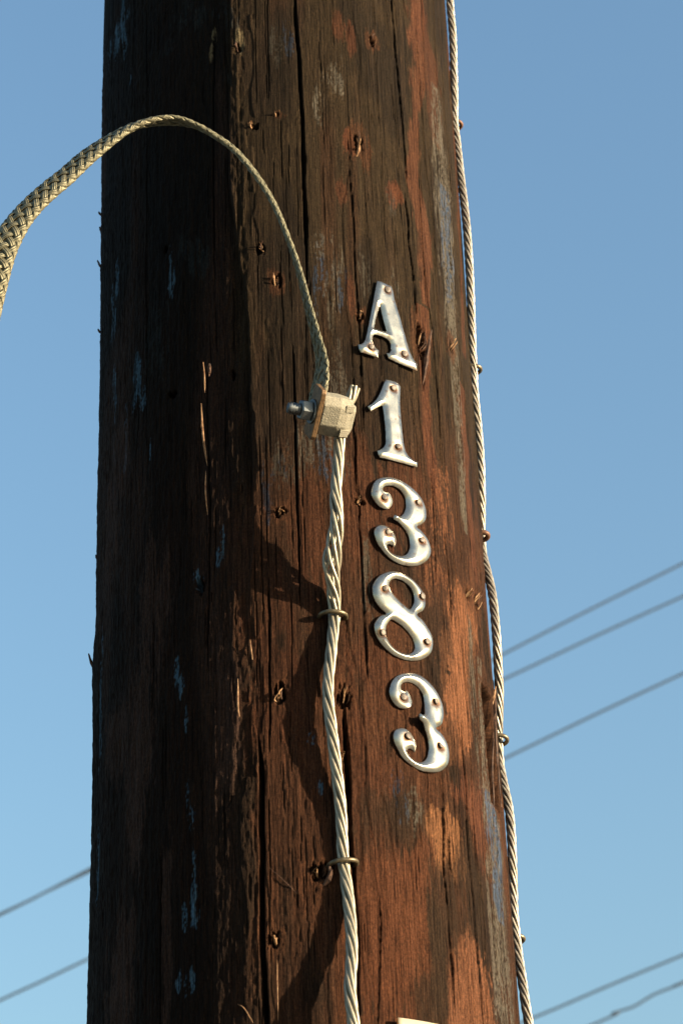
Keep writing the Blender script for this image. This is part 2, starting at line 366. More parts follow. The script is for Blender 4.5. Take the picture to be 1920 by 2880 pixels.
for p in [(352, 50, 12, 46), (332, 110, 10, 40), (312, 130, 6, 40), (350, 110, 6, 40), (366, 222, 4, 14), (382, 1050, 9, 34), (376, 1120, 8, 30), (398, 1120, 8, 20), (350, 1210, 5, 60), (350, 1290, 7, 34), (316, 1080, 6, 60), (312, 830, 7, 34), (325, 780, 6, 40), (312, 900, 6, 40),
          (314, 1290, 5, 24), (620, 1520, 8, 34), (612, 1560, 5, 20), (556, 1620, 8, 20), (530, 2240, 5, 40), (534, 2290, 6, 24), (545, 2450, 5, 40), (544, 2520, 6, 40), (548, 2580, 8, 24), (520, 2580, 7, 24), (505, 2770, 6, 18), (526, 2765, 5, 22), (540, 2755, 4, 18),
          (500, 1890, 5, 24), (512, 1925, 5, 20), (525, 2020, 4, 30), (870, 2080, 10, 14), (900, 2220, 8, 12), (480, 760, 8, 50), (420, 1260, 6, 30), (268, 2440, 3, 60), (274, 2000, 3, 120)]:
    patch(*p, C3(.10, .24, .38), 0.85, rag=1.3, soft=0.25)
for p in [(560, 40, 60, 30), (530, 700, 30, 44), (565, 720, 24, 36), (530, 30, 40, 30), (470, 130, 14, 24), (640, 220, 14, 40), (640, 60, 20, 40), (430, 950, 30, 80)]:
    patch(*p, C3(.05, .075, .085), 0.4, rag=1.2, soft=0.3)
for p in [(600, 95, 6, 20), (594, 150, 7, 16), (592, 128, 6, 14), (680, 120, 10, 30)]:
    patch(*p, C3(.30, .24, .13), 0.8, rag=1.2, soft=0.3)
for p in [(400, 2030, 34, 150), (380, 2200, 30, 180), (320, 2080, 34, 90), (385, 2330, 22, 90), (340, 2680, 40, 100), (330, 2830, 40, 70), (470, 2600, 14, 200), (300, 1500, 20, 160), (430, 1700, 40, 160), (330, 1300, 30, 120), (640, 1990, 30, 200)]:
    patch(*p, C3(.13, .072, .052), 0.7, rag=0.5, soft=0.3)

# checks and cracks
def crack(pts, wpx, depth, jit=0.0003, seed=0, dark=0.75):
    P = np.array([sz(x, y) for x, y in pts]); P = P[np.argsort(P[:, 1])]
    r0, r1 = np.searchsorted(zz, P[0, 1]), np.searchsorted(zz, P[-1, 1])
    z_ = zz[r0:r1]
    if len(z_) < 3: return
    sc = np.interp(z_, P[:, 1], P[:, 0]) + jit * 5 * (fbm(z_ * 45, z_ * 0 + seed, 4, 70 + seed) - 0.5)
    u = (z_ - z_[0]) / (z_[-1] - z_[0]); tp = np.minimum(1, np.minimum(u, 1 - u) * 8)**0.7
    wd = wpx / 3650 * 0.5 * tp * (0.6 + 0.8 * vn(z_ * 35, z_ * 0 + 3.3 + seed, 5)) + 1e-5
    c0, c1 = np.searchsorted(th[:NF] * R0, sc.min() - 0.008), np.searchsorted(th[:NF] * R0, sc.max() + 0.008)
    d = (S[r0:r1, c0:c1] - sc[:, None]) / np.maximum(wd[:, None], 0.00030)
    prof = np.clip(1.25 - np.abs(d), 0, 1); m = np.clip(prof * 1.6, 0, 1)
    RR[r0:r1, c0:c1] -= 0.8 * depth * m * tp[:, None]
    lip = np.exp(-((np.abs(d) - 1.9) / 0.8)**2) * 0.00018 * tp[:, None]
    RR[r0:r1, c0:c1] += lip
    k = (m * dark * np.minimum(1, (wd / 0.00030))[:, None])[..., None]
    col[r0:r1, c0:c1] = col[r0:r1, c0:c1] * (1 - k) + k * C3(.010, .007, .005)
BIG = [([(826, -80), (828, 0), (840, 160), (850, 350), (856, 560), (862, 700), (866, 800)], 9, .012),
       ([(866, 800), (872, 900), (878, 980)], 4, .005),
       ([(820, 960), (824, 1000), (827, 1100), (831, 1300), (838, 1480), (843, 1650), (846, 1720)], 5, .006),
       ([(754, 1620), (757, 1800), (759, 2020), (757, 2120)], 4.5, .006),
       ([(728, 2060), (735, 2200), (738, 2400), (735, 2600), (744, 2760), (750, 2960)], 11, .012),
       ([(978, 380), (985, 500), (996, 679), (999, 760), (1008, 880), (1014, 995), (1020, 1148), (1023, 1220)], 4, .006),
       ([(1014, 1010), (1019, 1118), (1023, 1180)], 5, .006),
       ([(992, 1130), (996, 1210), (999, 1320), (1008, 1420)], 5, .007),
       ([(1008, 1380), (1011, 1500), (1020, 1640), (1027, 1745), (1033, 1900)], 5.5, .008),
       ([(1096, -80), (1100, 0), (1117, 194), (1130, 340), (1142, 485), (1146, 560)], 6, .008),
       ([(1139, 540), (1141, 575), (1147, 620), (1149, 679), (1160, 760), (1168, 842), (1174, 905)], 7, .007),
       ([(1174, 900), (1176, 960), (1187, 1020), (1190, 1100)], 9, .010),
       ([(1174, 480), (1188, 679), (1194, 760), (1201, 842), (1215, 918), (1220, 995), (1235, 1148), (1240, 1300)], 4.5, .006),
       ([(1211, 1330), (1216, 1440), (1222, 1560), (1224, 1640)], 4, .006),
       ([(1248, 1500), (1258, 1600), (1264, 1680), (1268, 1760)], 4, .005),
       ([(1296, 1800), (1303, 1870), (1311, 1990), (1318, 2120), (1304 + 18, 2200), (1330, 2353), (1338, 2450)], 4, .006),
       ([(1292, 2030), (1297, 2120), (1304, 2200), (1313, 2353), (1318, 2430), (1325, 2506), (1338, 2659), (1350, 2780), (1364, 2960)], 6.5, .008),
       ([(1236, 2150), (1241, 2220), (1244, 2330), (1246, 2440), (1256, 2540), (1262, 2640), (1271, 2736), (1280, 2860)], 5.5, .008),
       ([(1262, 2350), (1262, 2420), (1270, 2470)], 5, .005),
       ([(966, 1960), (970, 2050), (976, 2180), (980, 2330), (993, 2440), (1000, 2600), (1004, 2760), (1008, 2960)], 11, .014),
       ([(1063, 2500), (1072, 2600), (1068, 2700), (1066, 2780), (1060, 2960)], 3.2, .004),
       ([(580, 1020), (576, 1150), (583, 1300), (586, 1450), (585, 1650), (584, 1800), (588, 1900)], 4, .004),
       ([(600, 0), (596, 200), (594, 500), (598, 800)], 4, .004),
       ([(410, 0), (412, 300), (408, 700), (410, 1200)], 3.5, .003),
       ([(1368, 1900), (1374, 1980), (1380, 2060)], 9, .010),
       ([(430, 1500), (432, 1800), (426, 2100)], 3.5, .003), ([(455, 2400), (452, 2650), (450, 2900)], 4, .004),
       ([(1308, 2370), (1320, 2400), (1366, 2365), (1362, 2300)], 4, .004)]
BIG.pop()
for i, (p, wv, dp) in enumerate(BIG): crack(p, wv, dp, seed=i)
for i in range(300):
    x = rng.uniform(310, 1400); y = rng.uniform(-60, 2700); L = rng.uniform(40, 420) * (0.6 if x < 700 else 1)
    y2 = y + L; xa = x * 1.0; cx0 = 773 + 78 * y / 2880; hw0 = 478 + 133 * y / 2880; cx1 = 773 + 78 * y2 / 2880; hw1 = 478 + 133 * y2 / 2880
    u = (x - cx0) / hw0
    if abs(u) > 0.97: continue
    if x < 720 and i % 2: continue
    pts = [(cx0 + u * hw0, y), (0.5 * (cx0 + cx1 + u * (hw0 + hw1)) + rng.uniform(-2, 2), (y + y2) / 2), (cx1 + u * hw1 + rng.uniform(-3, 3), y2)]
    crack(pts, rng.uniform(1.0, 2.2), rng.uniform(.0008, .0024), seed=100 + i, dark=rng.uniform(.35, .7))

# the ridge where the darkened side begins: everything left of it lies lower
P = np.array([sz(x, y) for x, y in [(645, -100), (648, 200), (645, 400), (655, 600), (680, 760), (700, 900), (706, 1100), (712, 1300), (716, 1500), (700, 1700)]]); P = P[np.argsort(P[:, 1])]
sc = np.interp(zz, P[:, 1], P[:, 0]) + 0.003 * (fbm(zz * 50, zz * 0, 3, 90) - 0.5)
dd = sc[:, None] - S
amp = (smooth(P[0, 1] - .02, P[0, 1] + .06, zz) * 0.0034)[:, None]
RR -= amp * smooth(0, 0.0016, dd) * smooth(0.10, 0.02, dd)
# flake steps in the strip below it
fl = fbm(SW * 120, Z * 18, 3, 93)
zone = smooth(-0.050, -0.038, S) * smooth(-0.012, -0.026, S)
RR += 0.0011 * smooth(0.50, 0.54, fl) * zone
RR += 0.0007 * smooth(0.56, 0.575, fbm(SW * 70, Z * 7, 3, 94)) * smooth(0.0, 0.02, S)
# outline bumps
def lump(px, py, rx, ry, h):
    s, z = sz(px, py); RR[...] += h / 3650 * np.exp(-((S - s) / rx)**2) * np.where(Z > z, np.exp(-((Z - z) / (ry * .35))**2), np.exp(-((Z - z) / ry)**2))
lump(262, 1860, 0.02, 0.06, 8); lump(284, 745, 0.012, 0.012, 5); lump(256, 2550, 0.012, 0.01, 5); lump(283, 640, 0.01, 0.006, 3); lump(272, 1560, 0.012, 0.008, 4)
cz = [zpx(y) for y in (2880, 2400, 2100, 1560, 1200, 750, 300, 0)]
corr = np.interp(zz, cz, [6, 11, 13, 13, 11, 10, 5, 1]) / 3650
RR -= corr[:, None] * smooth(-0.08, -0.17, S)
corr = np.interp(zz, cz, [0, 0, 0, 3, 5, 3, 0, 0]) / 3650
RR -= corr[:, None] * smooth(0.10, 0.18, S)
# torn pit at the right edge
s_, z_ = sz(1378, 2090)
RR -= 0.0150 * smooth(0.0140, 0.0125, np.abs(S - s_ - 0.0050 + 0.03 * (Z - z_))) * smooth(z_ - 0.055, z_ - 0.02, Z) * smooth(z_ + 0.045, z_ + 0.040, Z)

# pits where old staples tore out
PITS = [(668, 137, 7, 12), (780, 322, 8, 7), (714, 356, 9, 9), (1045, 116, 10, 14), (1008, 405, 12, 24), (732, 700, 10, 14), (778, 790, 11, 16), (787, 1440, 15, 10), (787, 1955, 11, 22), (967, 1962, 13, 24),
        (772, 2645, 10, 16), (907, 2452, 20, 16), (652, 1050, 6, 12), (1186, 955, 11, 34), (1010, 1412, 9, 10), (1272, 975, 7, 16), (965, 2130, 6, 10), (1014, 890, 8, 12), (480, 1108, 12, 8), (560, 1645, 10, 18), (1316, 1670, 8, 14), (1342, 1690, 9, 26), (560, 1195, 5, 8), (460, 700, 6, 8)]
for (px, py, rx, ry) in PITS:
    rx, ry = rx * 1.25, ry * 1.15; s, z = sz(px, py)
    if px > 750: patch(px, py, rx * 1.8, ry * 1.9, C3(.17, .07, .03), 0.6, rag=0.9)
    r0, r1 = np.searchsorted(zz, z - ry / 900), np.searchsorted(zz, z + ry / 900)
    c0, c1 = np.searchsorted(th[:NF] * R0, s - rx / 1200), np.searchsorted(th[:NF] * R0, s + rx / 1200)
    SS, ZZ = S[r0:r1, c0:c1], Z[r0:r1, c0:c1]
    d = np.sqrt(((SS - s) / (rx / 3650))**2 + ((ZZ - z) / (ry * 1.15 / 3650))**2) + 1.7 * (fbm(SS * 600 + px, ZZ * 190, 3, 80) - 0.5)
    m = smooth(1.1, 0.6, d); RR[r0:r1, c0:c1] -= 0.0075 * m
    k = (m * 0.6)[..., None]; col[r0:r1, c0:c1] = col[r0:r1, c0:c1] * (1 - k) + k * C3(.035, .014, .007)

RR[:, NF:] = R0 + 0.001 * (vn(S[:, NF:] * 30, Z[:, NF:] * 3, 8) - 0.5)
e = smooth(0, 30, np.minimum(np.arange(S.shape[1]), np.clip(NF - 1 - np.arange(S.shape[1]), 0, None)).astype(float))
RR = R0 + (RR - R0) * np.where(np.arange(S.shape[1]) < NF, e, 1.0)[None, :]
T_ = S / R0
V = np.stack([np.sin(T_) * RR, -np.cos(T_) * RR, Z], -1)
nr, nc = S.shape
I = np.arange(nr * nc).reshape(nr, nc); I2 = np.roll(I, -1, axis=1)
Q = np.stack([I[:-1], I2[:-1], I2[1:], I[1:]], -1).reshape(-1, 4)
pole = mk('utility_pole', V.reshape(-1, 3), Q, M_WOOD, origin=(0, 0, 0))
side_shade = smooth(-0.034, -0.046, S + 0.008 * (streak - 0.5))[..., None]; col *= 1 - 0.26 * side_shade * (col.mean(-1, keepdims=True) < 0.09)  # shade of the sunless side painted into the darker wood colours
lum = col.mean(-1, keepdims=True); col = np.clip(lum + (col - lum) * 0.90, 0.002, 1)
col *= 0.37
a = pole.data.attributes.new('stain_shade', 'FLOAT_COLOR', 'POINT'); a.data.foreach_set('color', np.concatenate([col, np.ones(S.shape + (1,))], -1).astype(np.float32).ravel())
a = pole.data.attributes.new('grain', 'FLOAT_VECTOR', 'POINT'); a.data.foreach_set('vector', np.stack([SW, Z, 0 * Z], -1).astype(np.float32).ravel())
tag(pole, 'thick dark creosoted wooden utility pole with cracks and orange worn patches', 'utility pole')
def pole_r(px, py):
    s, z = sz(px, py); return RR[min(np.searchsorted(zz, z), nr - 1), min(np.searchsorted(th[:NF] * R0, s), NF - 1)]

# ---------------------------------------------------------------- splinters (parts of the pole)
def sliver(P3, w0, out, name='splinter', m=M_SPLINT, wid=None):
    """tapering blade of wood along 3-D points"""
    P3 = catmull(P3, 4); n = len(P3); u = np.linspace(0, 1, n)
    r = w0 * (np.sin(np.clip(u, 0.03, 0.97) * math.pi)**0.6)
    V, Fc = tube(P3, r, 5, True, flat=0.55)
    V = V + rng.normal(0, w0 * 0.12, V.shape)
    return mk(name, V, Fc, m, pole, smoothed=False)
def cylp(px, py, so=0.0):
    s, z = sz(px, py); q = cyl(s, z, R0 + so); return q
for (px, py, rx, ry) in PITS:
    big = rx * ry > 150
    if px < 660: continue
    for k in range(5 if big else 3):
        x = px + rng.uniform(-.7, .7) * rx; y = py + rng.uniform(-.8, .6) * ry; L = ry * rng.uniform(.7, 1.3)
        a0, a1, a2 = cylp(x, y + L * .5, -.0025), cylp(x + rng.uniform(-2, 2), y, 0.0005), cylp(x + rng.uniform(-4, 3), y - L * .5, rng.uniform(.0015, .004))
        a1 = a1 + rng.normal(0, .0012, 3); sliver([a0, a1, a2], rng.uniform(.0004, .0009), 0, m=M_SPLINT if rng.random() < .7 else M_SPLDARK)
sliver([cylp(1003, 440, -.001), cylp(1006, 425, .002), cylp(1008, 408, .001)], .0014, 0)
sliver([cylp(576, 1105, 0), cylp(580, 1070, .003), cylp(582, 1030, .0062)], .0007, 0)
sliver([cylp(590, 1060, .001), cylp(594, 1045, .003), cylp(596, 1030, .004)], .0014, 0, m=M_SPLDARK)
sliver([cylp(583, 1310, .0), cylp(579, 1230, .0050), cylp(576, 1145, .006)], .0009, 0)
sliver([cylp(586, 1450, .001), cylp(585, 1390, .0042), cylp(584, 1330, .0030)], .0006, 0)
sliver([cylp(1192, 1080, -.001), cylp(1194, 1010, .002), cylp(1198, 935, .0055)], .0019, 0, m=M_SPLDARK)
sliver([cylp(676, 2030, .0), cylp(672, 1990, .0022), cylp(673, 1915, .0035)], .0008, 0)
sliver([cylp(711, 1860, .0), cylp(708, 1830, .002), cylp(706, 1805, .003)], .0006, 0)
sliver([cylp(905, 2500, -.001), cylp(925, 2470, .004), cylp(923, 2440, .005)], .0020, 0, m=M_SPLDARK)
sliver([cylp(782, 2870, .0), cylp(781, 2780, .0014), cylp(780, 2700, .001)], .0004, 0)
sliver([cylp(840, 2520, .0008), cylp(800, 2480, .0014), cylp(756, 2440, .0008)], .00035, 0, m=M_SPLDARK)
sliver([cylp(720, 2890, .0008), cylp(690, 2840, .0016), cylp(670, 2825, .0008)], .0004, 0)
for (x, y, dx, L) in [(287, 645, -7, 12), (284, 742, -9, 18), (283, 600, -5, 9), (263, 1858, -13, 34), (266, 1935, -5, 26), (259, 2555, -6, 26), (276, 1568, -6, 14), (282, 930, -6, 10)]:
    sliver([on_y(x + 6, y + L, -.010), on_y(x + dx * .4, y + L * .2, -.012), on_y(x + dx, y - L * .6, -.014)], .0011, 0, m=M_SPLDARK)
# lifted bark slivers at the right edge, over the torn pit
def edgep(px, py, y): return on_y(px, py, y)
sliver([edgep(1409, 2270, -.032), edgep(1399, 2160, -.034), edgep(1392, 2060, -.034), edgep(1391, 1990, -.030), edgep(1394, 1932, -.026)], .0014, 0, m=M_SPLDARK)
sliver([edgep(1392, 2300, -.040), edgep(1383, 2170, -.042), edgep(1388, 2060, -.040)], .0009, 0, m=M_SPLDARK)
sliver([edgep(1382, 1986, -.030), edgep(1388, 1960, -.030), edgep(1393, 1930, -.028)], .0011, 0)

# ---------------------------------------------------------------- stranded wires
def strands(name, P, rad_w, lay, seed=0, loosen=None, mat_=M_WIRE, hand=-1.0, n_out=6, step=0.0025):
    P, t = even(catmull(P, 8), step)
    T, N, B = frames(P)
    root = empty(name, P[np.argmin(P[:, 2])])
    rs = rad_w / 3.0
    V, Q = tube(P, rs, 6, False); mk('strand', V, Q, mat_, root)
    k_l = np.ones(len(P)) if loosen is None else loosen(P)
    for k in range(n_out):
        ph = 2 * math.pi * k / n_out + 0.12 * np.sin(t * 30 + k * 2.1)
        a_ = hand * 2 * math.pi * np.cumsum(np.gradient(t) / lay) + ph
        rr = rs * 2.0 * (1 + (k_l - 1) * (0.6 + 0.8 * ((k * 37 % 11) / 11.0)))
        C = P + rr[:, None] * (np.cos(a_)[:, None] * N + np.sin(a_)[:, None] * B)
        V, Q = tube(C, rs * 1.02, 8, False); mk('strand', V, Q, mat_, root)
    return root
WIRE = [(962, 1165, .034), (955, 1237, .031), (951, 1300, .030), (944, 1384, .028), (947, 1469, .025), (933, 1580, .017), (938, 1660, .009), (940, 1733, .0040), (933, 1812, .0065), (922, 1947, .0095), (936, 2082, .0100),
        (957, 2265, .0060), (965, 2418, .0040), (980, 2535, .0065), (989, 2669, .012), (984, 2780, .016), (994, 2880, .018), (1004, 3000, .014), (1012, 3120, .008)]
PW = [on_cyl(x, y, R0 + so_) for x, y, so_ in WIRE]
zl = PW[-1][2]; an = math.atan2(PW[-1][0], -PW[-1][1])
PW += [cyl(an * R0, z, R0 + .006) for z in np.arange(zl - 0.12, 0.0, -0.25)]
stub = [on_cyl(998, 1090, R0 + .039), on_cyl(984, 1125, R0 + .037)]
def loose(P):
    zc = on_cyl(935, 1600, R0 + .012)[2]; z2 = on_cyl(960, 1480, R0 + .025)[2]
    return 1 + 0.75 * np.exp(-((P[:, 2] - zc) / 0.022)**2) + 0.35 * np.exp(-((P[:, 2] - z2) / 0.02)**2)
gw = strands('ground_wire', np.array(stub + PW), 0.0041, 0.085, loosen=loose)
tag(gw, 'twisted bare metal ground wire hanging from the clamp down the middle of the pole', 'wire')

RIGHT = [(1258, -300), (1261, -120), (1264, 0), (1272, 100), (1275, 200), (1277, 290), (1277, 345), (1284, 400), (1294, 490), (1304, 570), (1313, 660), (1320, 770), (1324, 880), (1327, 970), (1330, 1035), (1334, 1110), (1343, 1200), (1350, 1290), (1353, 1390), (1353, 1450), (1352, 1505), (1357, 1560), (1367, 1600),
         (1379, 1650), (1387, 1700), (1395, 1790), (1399, 1860), (1403, 1950), (1401, 2030), (1401, 2080), (1405, 2150), (1414, 2200), (1430, 2277), (1437, 2353), (1440, 2430), (1442, 2506), (1444, 2570), (1451, 2640), (1457, 2690), (1467, 2755), (1478, 2831), (1486, 2880), (1496, 2960), (1500, 3050), (1506, 3150)]
RW = 0.0035
def side_pt(px, py):
    p = on_cyl(px, py, R0 + RW * 0.9, far=True)
    return p if p[1] > -0.03 else p
PR = [side_pt(x, y) for x, y in RIGHT]
PR = [p + 0 for p in PR]
yl = [p[1] for p in PR]
ys = np.convolve(np.pad(yl, 2, 'edge'), np.ones(5) / 5, 'valid')
PR = [on_y(x, y, max(ys[i], -0.015)) for i, (x, y) in enumerate(RIGHT)]
zt, zb = PR[0][2], PR[-1][2]
top = [np.array([PR[0][0] + 0, PR[0][1], z]) for z in np.arange(8.8, zt + 0.1, -0.4)]
bot = [np.array([R0 + .004, 0.0, z]) for z in np.arange(zb - 0.15, 0.0, -0.25)]
rw = strands('side_wire', np.array(top + PR + bot), RW, 0.052, mat_=M_WIRE2, step=0.003)
tag(rw, 'thin twisted steel wire stapled along the right edge of the pole', 'wire')

# ---------------------------------------------------------------- staples
def staple(center, n_, t_, w_, h_, r_, m, label, tilt=0.0, group=None):
    n_ = np.array(n_, float); n_ /= np.linalg.norm(n_); t_ = np.array(t_, float); t_ -= t_.dot(n_) * n_; t_ /= np.linalg.norm(t_)
    u_ = np.cross(n_, t_)
    a = np.linspace(-0.12, math.pi + 0.12, 22); P = []
    P.append(-w_ * t_ - 0.012 * n_)
    for q in a: P.append(-w_ * math.cos(q) * t_ + h_ * math.sin(q)**0.75 * n_ + tilt * math.sin(q) * u_ if 0 < q < math.pi else -w_ * math.cos(q) * t_ - 0.001 * n_)
    P.append(w_ * t_ - 0.012 * n_)
    V, Fc = tube(np.array(P) + center, r_, 10)
    o = mk('wire_staple', V, Fc, m, origin=center); tag(o, label, 'staple', group); return o
def nt_at(px, py):
    s, z = sz(px, py); a = s / R0; return cyl(s, z, R0), (math.sin(a), -math.cos(a), 0), (math.cos(a), math.sin(a), 0)
GS = 'wire staples holding the wires to the pole'
c_, n_, t_ = nt_at(934, 1738); staple(c_, n_, t_, .0094, .0100, .0016, M_STAPLE, 'dull metal staple over the middle ground wire, the upper one beside its wavy shadow', group=GS)
c_, n_, t_ = nt_at(962, 2434); staple(c_, n_, (t_[0], t_[1], .12), .0094, .0102, .0016, M_STAPLE, 'dull metal staple over the middle ground wire, the lower one near torn wood', group=GS)
for (py, m, w_, h_, r_, lab, cx, tz) in [
        (352, M_RUSTSTAPLE, .0046, .0082, .0016, 'rust brown staple on the side wire, highest one, near the top of the pole', 1275, -.5),
        (1040, M_STAPLE, .0050, .0088, .0016, 'bowed staple on the side wire standing well off the pole beside the letter', 1325, -.25),
        (1508, M_RUSTSTAPLE, .0040, .0046, .0021, 'short stubby dark staple on the side wire level with the first three', 1352, -.3),
        (2082, M_STAPLE, .0050, .0078, .0016, 'staple on the side wire just below the torn splintered edge', 1397, -.45),
        (2642, M_STAPLE, .0050, .0088, .0016, 'lowest staple on the side wire near the bottom of the pole', 1447, -.3)]:
    i = np.argmin([abs(y - py) for _, y in RIGHT]); p = on_y(cx, py, 0.004); a_ = math.atan2(p[0], -p[1])
    base = np.array([math.sin(a_) * R0, -math.cos(a_) * R0, p[2]])
    staple(base, (math.sin(a_), -math.cos(a_), 0), (math.cos(a_), math.sin(a_), tz), w_, h_, r_, m, lab, group=GS)

# ---------------------------------------------------------------- flat braid
#        px    py     y      beta(turn of the ribbon)
BR = [(-320, 8200, -.30, 0), (-330, 6000, -.29, 0), (-300, 4200, -.28, 0), (-250, 2900, -.272, 0), (-190, 1900, -.267, 0), (-120, 1250, -.262, 5), (-65, 1000, -.258, 8), (-24, 820, -.254, 12), (6, 712, -.251, 20), (33, 655, -.249, 34), (62, 612, -.247, 46), (100, 570, -.245, 53), (142, 532, -.243, 56), (188, 494, -.240, 58), (245, 442, -.237, 62), (306, 396, -.233, 74), (367, 360, -.229, 88), (430, 342, -.225, 102),
      (490, 339, -.221, 108), (548, 352, -.217, 97), (605, 382, -.213, 90), (662, 424, -.209, 87), (718, 490, -.206, 86), (768, 570, -.203, 88), (808, 665, -.200, 92), (840, 760, -.197, 98), (866, 860, -.195, 104), (888, 945, -.194, 110), (903, 1010, -.193, 118), (903, 1060, -.193, 126), (896, 1100, -.193, 132), (890, 1135, -.193, 132)]
P0 = np.array([np.r_[on_y(x, y, yy), be] for x, y, yy, be in BR])
PB, tb = even(catmull(P0, 10), 0.0016)
beta = np.radians(PB[:, 3]); PB = PB[:, :3]
TB = np.gradient(PB, axis=0); TB /= np.linalg.norm(TB, axis=1)[:, None]
VD = CAM - PB; VD /= np.linalg.norm(VD, axis=1)[:, None]; VD -= (VD * TB).sum(1)[:, None] * TB; VD /= np.linalg.norm(VD, axis=1)[:, None]
SD = np.cross(TB, VD)                                   # sideways as the photo sees it
WV = np.cos(beta)[:, None] * SD + np.sin(beta)[:, None] * VD
NV = np.cross(WV, TB)
braid = empty('grounding_braid', PB[-1])
tag(braid, 'flat woven metal braid arching from the clamp past the left side of the pole', 'braid strap')
HW = np.interp(PB[:, 0], [-0.24, -0.16, -0.10, 0.0, 0.03], [0.0092, 0.0094, 0.0092, 0.0078, 0.0074]); HT = np.interp(PB[:, 0], [-0.22, -0.15, -0.08, 0.03], [0.0036, 0.0032, 0.0018, 0.0014]); TK = np.interp(PB[:, 0], [-0.20, -0.06], [1.1, 0.62])
ring = 16; aa = np.arange(ring) * 2 * math.pi / ring
V = PB[:, None] + (0.93 * HW[:, None] * np.cos(aa)[None])[:, :, None] * WV[:, None] + (0.72 * HT[:, None] * np.sin(aa)[None])[:, :, None] * NV[:, None]
i = np.arange(len(PB) - 1)[:, None] * ring; j = np.arange(ring)[None]; Q = np.stack([i + j, i + (j + 1) % ring, i + ring + (j + 1) % ring, i + ring + j], -1).reshape(-1, 4)
mk('braid_core', V.reshape(-1, 3), Q, M_CORE, braid)
NS = 6; lay = 0.062
for d_ in (1, -1):
    for k in range(NS):
        a_ = d_ * 2 * math.pi * tb / lay + 2 * math.pi * k / NS
        over = np.cos(NS * 2 * math.pi * tb / lay) * d_
        off = 1 + 0.0 * a_
        ca, sa = np.cos(a_), np.sin(a_)
        # superellipse section keeps the faces flat
        ex = np.sign(ca) * np.abs(ca)**0.95; ey = np.sign(sa) * np.abs(sa)**0.8
        C = PB + ((HW + 0.0004 * TK * over) * ex)[:, None] * WV + ((HT + 0.0008 * TK * over) * ey)[:, None] * NV
        nrm = (ca / HW)[:, None] * WV + (sa / HT)[:, None] * NV; nrm /= np.linalg.norm(nrm, axis=1)[:, None]
        acr = np.cross(nrm, np.gradient(C, axis=0)); acr /= np.linalg.norm(acr, axis=1)[:, None]
        V, Q = tube(C, 0.0022 * TK**0.8, 8, False, flat=0.30, nrm=nrm)
        o = mk('braid_strand', V, Q, M_BRAID, braid)
        v_ = np.tile(np.sin(np.arange(8) * 2 * math.pi / 8), len(C)); ga = o.data.attributes.new('across', 'FLOAT', 'POINT'); ga.data.foreach_set('value', v_.astype(np.float32))

# ---------------------------------------------------------------- clamp
cc = on_cyl(898, 1160, R0 + .044)
vd = CAM - cc; vd /= np.linalg.norm(vd)
imx = RCW @ np.array([1., 0, 0]); imy = RCW @ np.array([0, 1., 0]); imz = RCW @ np.array([0, 0, 1.])   # photo right, photo up, towards camera
ax = 0.93 * imx - 0.13 * imy - 0.34 * imz; ax /= np.linalg.norm(ax)       # bolt axis, tip to block
cu = np.array([0.17, -0.05, 1.0]); cu = 0.22 * imx + 1.0 * imy + 0.30 * imz; cu -= cu.dot(ax) * ax; cu /= np.linalg.norm(cu)
cb = np.cross(ax, cu); cb *= np.sign(cb.dot(imz))                        # outwards, towards the camera
clamp = empty('ground_clamp', cc)
tag(clamp, 'cast metal ground clamp with bolt and nut joining the braid to the ground wire', 'clamp')
def loft(name, secs, m, smoothed=False, bevel=0.0006):
    """secs: list of (a, [(b, c), ...]) in metres along the clamp axis"""
    k = len(secs[0][1]); V = []
    for a, poly in secs:
        for (b_, c_) in poly: V.append(cc + a * ax + b_ * cb + c_ * cu)
    Fc = []
    for i in range(len(secs) - 1):
        for j in range(k): Fc.append([i*k + j, i*k + (j+1) % k, (i+1)*k + (j+1) % k, (i+1)*k + j])
    Fc.append(list(range(k))[::-1]); Fc.append([(len(secs)-1)*k + j for j in range(k)])
    o = mk(name, V, Fc, m, clamp, smoothed=smoothed)
    import bmesh
    bm = bmesh.new(); bm.from_mesh(o.data); bmesh.ops.recalc_face_normals(bm, faces=bm.faces); bm.to_mesh(o.data); bm.free()
    if bevel:
        md = o.modifiers.new('bevel', 'BEVEL'); md.width = bevel; md.segments = 2; md.limit_method = 'ANGLE'; md.angle_limit = rad(20)
    return o
mm = 0.00106
def sec(hb, hc, ch, db=0, dc=0, low=None):
    """chamfered rectangle"""
    return [((x * hb + db) * mm, (y * hc + dc) * mm) for x, y in [(1, 1 - ch), (1, -1 + ch), (1 - ch, -1), (-1 + ch, -1), (-1, -1 + ch), (-1, 1 - ch), (-1 + ch, 1), (1 - ch, 1)]]
body = [(9, 8), (9, -6), (3, -14.5), (-6, -14.5), (-9, -9), (-9, 10), (-5, 13.5), (5, 13.5)]
def bs(k, dc=0): return [(b_ * k * mm, (c_ * (0.9 + 0.1 * k) + dc) * mm) for b_, c_ in body]
loft('clamp_body', [(-1 * mm, bs(.97)), (11 * mm, bs(1.04)), (17 * mm, bs(.86, -.5)), (21 * mm, bs(.55, -1))], M_CAST, bevel=0.0009)
